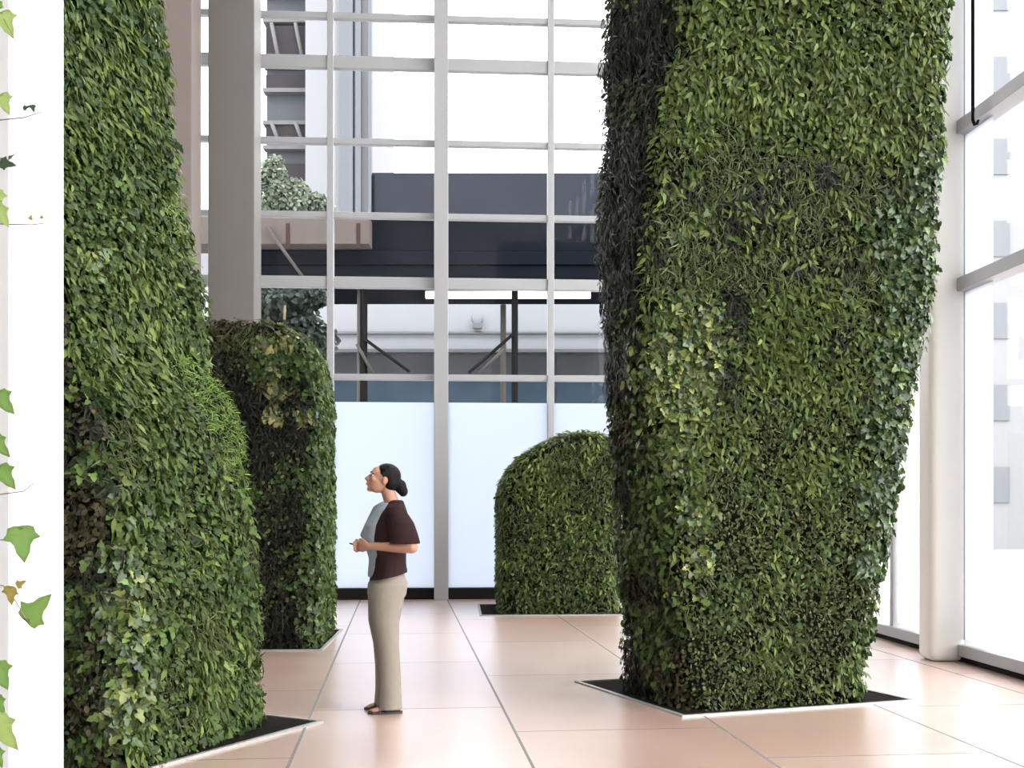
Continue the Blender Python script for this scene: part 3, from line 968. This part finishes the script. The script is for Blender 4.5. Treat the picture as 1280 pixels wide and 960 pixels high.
# brown top with a wide near sleeve
bm = bmesh.new()
add_loft(bm, [(0.002, -0.014, 0.93, 0.132, 0.180, .22), (0.008, -0.014, 1.0, 0.116, 0.165, .12), (0.012, -0.014, 1.08, 0.112, 0.150), (0.006, -0.016, 1.18, 0.135, 0.160),
              (0.016, -0.02, 1.28, 0.126, 0.175), (0.036, -0.015, 1.37, 0.096, 0.190), (0.046, -0.01, 1.42, 0.070, 0.135), (0.054, 0, 1.455, 0.050, 0.078)])
add_loft(bm, [(0.10, -0.218, 1.160, 0.104, 0.070), (0.092, -0.214, 1.22, 0.098, 0.072), (0.075, -0.200, 1.30, 0.088, 0.074), (0.046, -0.170, 1.365, 0.076, 0.076), (0.040, -0.150, 1.405, 0.064, 0.066), (0.04, -0.12, 1.425, 0.044, 0.05)])
remeshed(bm, 'top', M_top, woman, 0.008, 6)
# trousers, flaring at the hem
bm = bmesh.new()
add_loft(bm, [(0.0, 0, 0.72, 0.06, 0.05), (-0.008, 0, 0.80, 0.134, 0.165), (-0.002, 0, 0.88, 0.138, 0.172), (0.004, 0, 0.935, 0.112, 0.155), (0.004, 0, 0.97, 0.095, 0.14)])
for s, fx in ((-1, 0.0), (1, -0.02)):
    y = 0.088 * s
    add_loft(bm, [(0.010 + fx, y, 0.028, 0.082, 0.072), (0.012 + fx, y, 0.14, 0.075, 0.066), (0.008 + fx, y, 0.30, 0.072, 0.064), (-0.004 + fx, y, 0.46, 0.074, 0.068),
                  (-0.020 + fx, y, 0.62, 0.092, 0.080), (-0.010 + fx * .5, y, 0.78, 0.115, 0.088), (0.0, y, 0.88, 0.12, 0.086)], 22)
remeshed(bm, 'trousers', M_pants, woman, 0.008, 6)
for s, fx in ((-1, 0.028), (1, 0.012)):
    y = 0.085 * s
    sd_ = empty('sandal', (0, 0, 0), 0, woman)
    bm = bmesh.new()
    pts = [(0.066, 0.0), (0.054, 0.028), (0.0, 0.034), (-0.08, 0.046), (-0.14, 0.042), (-0.172, 0.012)]
    ring = [(x, yy) for x, yy in pts] + [(x, -yy) for x, yy in pts[::-1] if yy > 0.005 and True]
    lo = [bm.verts.new((x + fx, y + yy, 0.0)) for x, yy in ring]
    hi = [bm.verts.new((x + fx, y + yy, 0.016)) for x, yy in ring]
    bm.faces.new(lo[::-1]); bm.faces.new(hi)
    for i in range(len(lo)):
        k = (i + 1) % len(lo)
        bm.faces.new((lo[i], lo[k], hi[k], hi[i]))
    finish(bm, 'sole', M_shoe, sd_)
    bm = bmesh.new()
    for xs, hz in ((-0.10, 0.046), (-0.05, 0.070)):
        add_tube(bm, [(xs + fx + 0.01, y - 0.046, 0.010), (xs + fx, y - 0.036, hz * .75), (xs + fx, y, hz), (xs + fx, y + 0.036, hz * .75), (xs + fx + 0.01, y + 0.046, 0.010)], [(0.004, 0.012)] * 5, 8)
    finish(bm, 'strap', M_shoe, sd_, True)

# small dark slab in her hands
wm = Matrix.Translation(woman.location) @ Matrix.Rotation(math.radians(10), 4, 'Z')
bm = bmesh.new()
add_box(bm, -0.026, 0.034, -0.022, 0.022, -0.005, 0.005, 0.003, 2)
o = finish(bm, 'handheld_device', M_black)
o.matrix_world = wm @ Matrix.Translation(OBJ) @ Matrix.Rotation(math.radians(14), 4, 'Y')
tag(o, "small dark slab held in the woman's hands", 'device')

# ------------------------------------------------------------------ black rod on the right window
rod = empty('window_rod', RV(RU - 0.20, right_v(1216, RU - 0.2), 4.72), WY)
tag(rod, 'thin black rod hanging beside the cream post at the right window', 'rod')
bm = bmesh.new()
add_tube(bm, [(0, 0, 0.12), (0, 0, 6.0)], 0.015, 10)
finish(bm, 'shaft', M_black, rod, True)
bm = bmesh.new()
add_tube(bm, [(0, 0, 0.14), (0, 0, 0.05), (0.015, 0, 0.01), (0.04, 0, 0.02), (0.05, 0, 0.05)], [0.012, 0.014, 0.016, 0.014, 0.010], 10)
finish(bm, 'hook', M_black, rod, True)
bm = bmesh.new()
add_box(bm, -0.03, 0.16, -0.02, 0.02, 2.26, 2.30, 0.004)
finish(bm, 'bracket', M_black, rod)

# ------------------------------------------------------------------ outside: ground, shed, shopfront, towers, trees
M_ground = mat('exterior_pavement', (0.34, 0.34, 0.34), 0.85, noise_amt=0.15, noise_scale=1.5)
o = box('exterior_ground', M_ground, -70, 70, 17.9, 130, -0.3, -0.12)
tag(o, 'pale street pavement outside the back window', 'street', kind='structure')
o = box('exterior_ground', M_ground, 7.6, 70, -40, 17.9, -0.3, -0.12)
tag(o, 'pale street pavement outside the right window', 'street', kind='structure')

M_navy = mat('navy_hoarding', (0.021, 0.0235, 0.031), 0.8, 0.05, noise_amt=0.15, noise_scale=0.8)
M_navy2 = mat('dark_navy_boards', (0.0045, 0.0055, 0.0085), 0.85, 0.03, noise_amt=0.2, noise_scale=1)
M_ledge = mat('pinkish_concrete', (0.075, 0.062, 0.056), 0.9, 0.1, noise_amt=0.15, noise_scale=3)
M_rust = mat('rusty_joint', (0.032, 0.019, 0.016), 0.9, 0.1)
M_wband = mat('pale_cladding', (0.21, 0.218, 0.235), 0.6, noise_amt=0.04)
M_dband = mat('dark_shop_glass', (0.045, 0.047, 0.052), 0.6, 0.15, noise_amt=0.4, noise_scale=1.2)
M_bband = mat('blue_shop_glass', (0.024, 0.040, 0.058), 0.6, 0.15, noise_amt=0.5, noise_scale=1.5)
M_pipe = mat('grey_pipe', (0.07, 0.075, 0.08), 0.5)
M_brace = mat('brown_grey_tube', (0.05, 0.045, 0.042), 0.7, 0.1)
M_lamp = bpy.data.materials.new('tube_lamp'); M_lamp.use_nodes = True
_b = M_lamp.node_tree.nodes['Principled BSDF']
_b.inputs['Emission Color'].default_value = (1, 1, 0.97, 1); _b.inputs['Emission Strength'].default_value = 3.0

SY = 27.0
shed = empty('sidewalk_shed', (0, SY, 0))
tag(shed, 'dark navy boarded sidewalk shed on black posts outside the back window', 'sidewalk shed')
zz = lambda y, Y=SY: EYE + (HOR - y) * Y / F
xx = lambda px, Y=SY: XatY(px, Y)
box('parapet', M_navy, xx(465), 9.5, 0, 0.12, zz(271), zz(216), shed)
bm = bmesh.new()
add_box(bm, xx(300), 9.5, 0.10, 3.0, zz(312), zz(271))
add_box(bm, xx(300), 9.5, 0.04, 3.0, zz(330), zz(313))
add_box(bm, xx(300), 9.5, 0.10, 3.0, zz(350), zz(331))
finish(bm, 'fascia', M_navy2, shed)
for px in (466, 548, 690, 830, 960):
    box('parapet_post', M_navy2, xx(px) - 0.03, xx(px) + 0.03, -0.04, 0.0, zz(271), zz(219), shed)
box('ledge', M_ledge, xx(240), xx(464.5), -0.5, 0.5, zz(311), zz(277), shed, 0.01)
for px in (360, 448):
    box('ledge_joint', M_rust, xx(px, 26.5) - 0.05, xx(px, 26.5) + 0.05, -0.505, -0.49, zz(310, 26.5), zz(279, 26.5), shed)
def tube(name, m, parent, pts, r, n=10):
    bm = bmesh.new(); add_tube(bm, pts, r, n); return finish(bm, name, m, parent, True)
zl = -0.12
for px, r, m in ((453, 0.085, M_black), (446.5, 0.045, M_brace), (643.5, 0.082, M_black)):
    tube('post', m, shed, [(xx(px), 0.3, zl), (xx(px), 0.3, zz(352))], r)
tube('post', M_brace, shed, [(xx(629, 28), 1.0, zl), (xx(629, 28), 1.0, zz(381, 28))], 0.075)
tube('post', M_black, shed, [(7.2, 0.3, zl), (7.2, 0.3, zz(352))], 0.06)
for a, b, m in (((456, 424), (512, 465), M_black), ((446, 430), (466, 466), M_brace), ((641, 418), (586, 466), M_black), ((630, 436), (600, 466), M_brace), ((333, 283), (381, 350), M_brace)):
    dY = -0.6 if a[0] == 333 else 0.2
    Y = SY + dY
    tube('brace', m, shed, [(xx(a[0], Y), dY, zz(a[1], Y)), (xx(b[0], Y), dY, zz(b[1], Y))], 0.04)
tube('ledger', M_brace, shed, [(xx(300), 0.3, zz(468)), (9.5, 0.3, zz(468))], 0.022)
box('strip_light', M_lamp, xx(528), xx(742), 1.0, 1.15, zz(372, 28), zz(364, 28), shed)
box('deck', M_navy2, xx(300), 9.5, 0.0, 3.0, zz(352), zz(350), shed)

FY = 32.5
shop = empty('shopfront_building', (0, FY, 0))
tag(shop, 'pale low shopfront building across the street beneath the shed', 'building')
zs_ = lambda y: zz(y, FY); xs_ = lambda px: XatY(px, FY)
box('fascia', M_wband, xs_(250), 12, 0, 6, zs_(437), zs_(352), shop)
box('wall', M_wband, xs_(250), 12, 0.5, 6, -0.12, zs_(437), shop)
box('canopy_edge', M_pipe, xs_(250), 12, -0.15, 0.05, zs_(441), zs_(437), shop)
tube('pipe', M_pipe, shop, [(xs_(250), -0.06, zs_(417)), (12, -0.06, zs_(417))], 0.05)
for a, b in ((415, 545), (555, 690), (696, 860)):
    box('shop_window', M_dband, xs_(a), xs_(b), 0.3, 0.52, zs_(470), zs_(441), shop)
    box('lower_window', M_bband, xs_(a), xs_(b), 0.3, 0.52, zs_(560), zs_(474), shop)
lan = empty('wall_lantern', (xs_(597), FY - 0.10, zs_(410)))
tag(lan, 'small grey lantern on the pale shopfront fascia', 'lamp')
M_lan = mat('grey_lantern', (0.10, 0.115, 0.13), 0.5)
bm = bmesh.new(); add_box(bm, -0.13, 0.13, -0.10, 0.10, -0.04, 0.14, 0.02); finish(bm, 'base', M_lan, lan)
for s in (-1, 1):
    tube('arm', M_lan, lan, [(0.10 * s, 0, 0.12), (0.15 * s, 0, 0.2), (0.15 * s, 0, 0.34)], 0.03)

# towers
M_tower = mat('grey_tower', (0.05, 0.053, 0.06), 0.8, 0.1, noise_amt=0.1)
M_towerdk = mat('dark_balcony', (0.022, 0.02, 0.022), 0.8, 0.1, noise_amt=0.3, noise_scale=0.6)
M_slab = mat('pale_slab', (0.085, 0.083, 0.085), 0.8, 0.1)
M_wtower = mat('white_tower', (0.145, 0.145, 0.155), 0.8, 0.1)
M_gtower = mat('grey_strip', (0.085, 0.09, 0.10), 0.8, 0.1)
TY = 45.0
zt = lambda y: zz(y, TY); xt = lambda px: XatY(px, TY)
tw = empty('apartment_tower', (0, TY, 0))
tag(tw, 'grey balcony apartment tower seen through the upper left panes', 'building')
box('wall', M_tower, xt(328), xt(384), 0.8, 8, -0.12, 28, tw)
for y0, y1, m in ((-60, -30, M_towerdk), (26, 71, M_towerdk), (88, 106, M_towerdk), (151, 175, M_towerdk), (200, 255, M_towerdk)):
    box('balcony', m, xt(329), xt(383), 0.45, 0.82, zt(y1), zt(y0), tw)
for y in (-15, 20, 76, 108, 149, 180, 262):
    box('slab', M_slab, xt(326), xt(384), 0.36, 0.85, zt(y + 2.5), zt(y - 2.5), tw)
for y0, y1 in ((26, 71), (151, 175)):
    for k in range(2):
        xa = 338 + k * 30
        tube('railing', M_slab, tw, [(xt(xa), 0.2, zt(y0)), (xt(xa + 9), 0.2, zt(y1))], 0.08, 8)
tw2 = empty('white_tower', (0, TY - 1, 0))
tag(tw2, 'white slab tower with grey vertical strips right beside the balcony tower', 'building')
box('wall', M_wtower, xt(384), xt(466), 0.6, 9, -0.12, 28, tw2)
for a, b in ((428, 444), (447, 454), (463, 467)):
    box('strip', M_gtower, xt(a), xt(b), 0.3, 0.62, -0.12, 28, tw2)
tw3 = empty('white_block', (0, TY + 2, 0))
tag(tw3, 'white building sliver glimpsed between the two left pillars', 'building')
box('wall', M_wtower, xt(150), xt(322), 0.6, 9, -0.12, zt(268), tw3)
box('roof_edge', M_slab, xt(148), xt(323), 0.3, 9.2, zt(268), zt(264), tw3)

# pale office block outside the right window
ob = empty('office_building', (24, 41, 0))
tag(ob, 'pale office block with faint window rows outside the right window', 'building')
M_off = mat('pale_office', (0.19, 0.19, 0.195), 0.8, 0.1)
M_offw = mat('pale_office_window', (0.125, 0.13, 0.14), 0.6, 0.1)
box('wall', M_off, -8.5, 10, 0, 10, -0.12, 26, ob)
for k in range(8):
    z = 1.6 + k * 3.0
    for j in range(7):
        box('window', M_offw, -7.4 + j * 2.4, -5.8 + j * 2.4, -0.06, 0.02, z, z + 1.3, ob)

# trees outside
def tree(base, label, balls, trunk_h, ca=(0.05, 0.10, 0.06), cb=(0.13, 0.22, 0.13)):
    root = empty('street_tree', base)
    tag(root, label, 'tree')
    bm = bmesh.new()
    add_tube(bm, [(0, 0, -0.12), (0.05, 0, trunk_h * .5), (0, 0.05, trunk_h)], [0.12, 0.10, 0.07], 10)
    for i in range(5):
        a = i * 1.26
        add_tube(bm, [(0, 0.05, trunk_h * .85), (0.5 * math.cos(a), 0.5 * math.sin(a), trunk_h + 0.4)], [0.05, 0.02], 8)
    finish(bm, 'trunk', M_stem, root, True)
    bat = []
    for (c, r) in balls:
        n = int(900 * r * r * 4)
        d = norm(rng.normal(size=(n, 3)))
        rad = r * (rng.random((n, 1)) ** 0.4)
        Pp = np.array(c) + d * rad * np.array([1, 1, 0.75])
        SPECIES['_t'] = ('oval', (.11, .20), ca, cb, (.1, .9), 1.2)
        bat.append(make_batches(Pp, d, '_t'))
    link('crown', leaves_mesh('crown', bat), M_moss, root)
    return root
def px_ball(px, py, r, Y, X0):
    q = P(px, py, Y)
    return ((q.x - X0, 0, q.z), r)
X1, X2 = XatY(362, 31.3), XatY(352, 21.5)
tree((X1, 31.3, 0), 'green tree in front of the balcony tower above the ledge', [px_ball(x, y, r * 1.3, 31.3, X1) for x, y, r in ((348, 250, .5), (338, 222, .35), (372, 258, .45), (395, 256, .3), (342, 205, .2), (365, 240, .35), (405, 262, .2))], 6.9, (.07, .105, .085), (.16, .21, .16))
tree((X2, 21.5, 0), 'low bluish green tree under the ledge behind the hedge block', [px_ball(x, y, r, 21.5, X2) for x, y, r in ((345, 385, .45), (375, 375, .35), (395, 372, .22), (370, 410, .45), (390, 425, .45), (340, 420, .5))], 4.8, (.022, .036, .032), (.065, .095, .082))
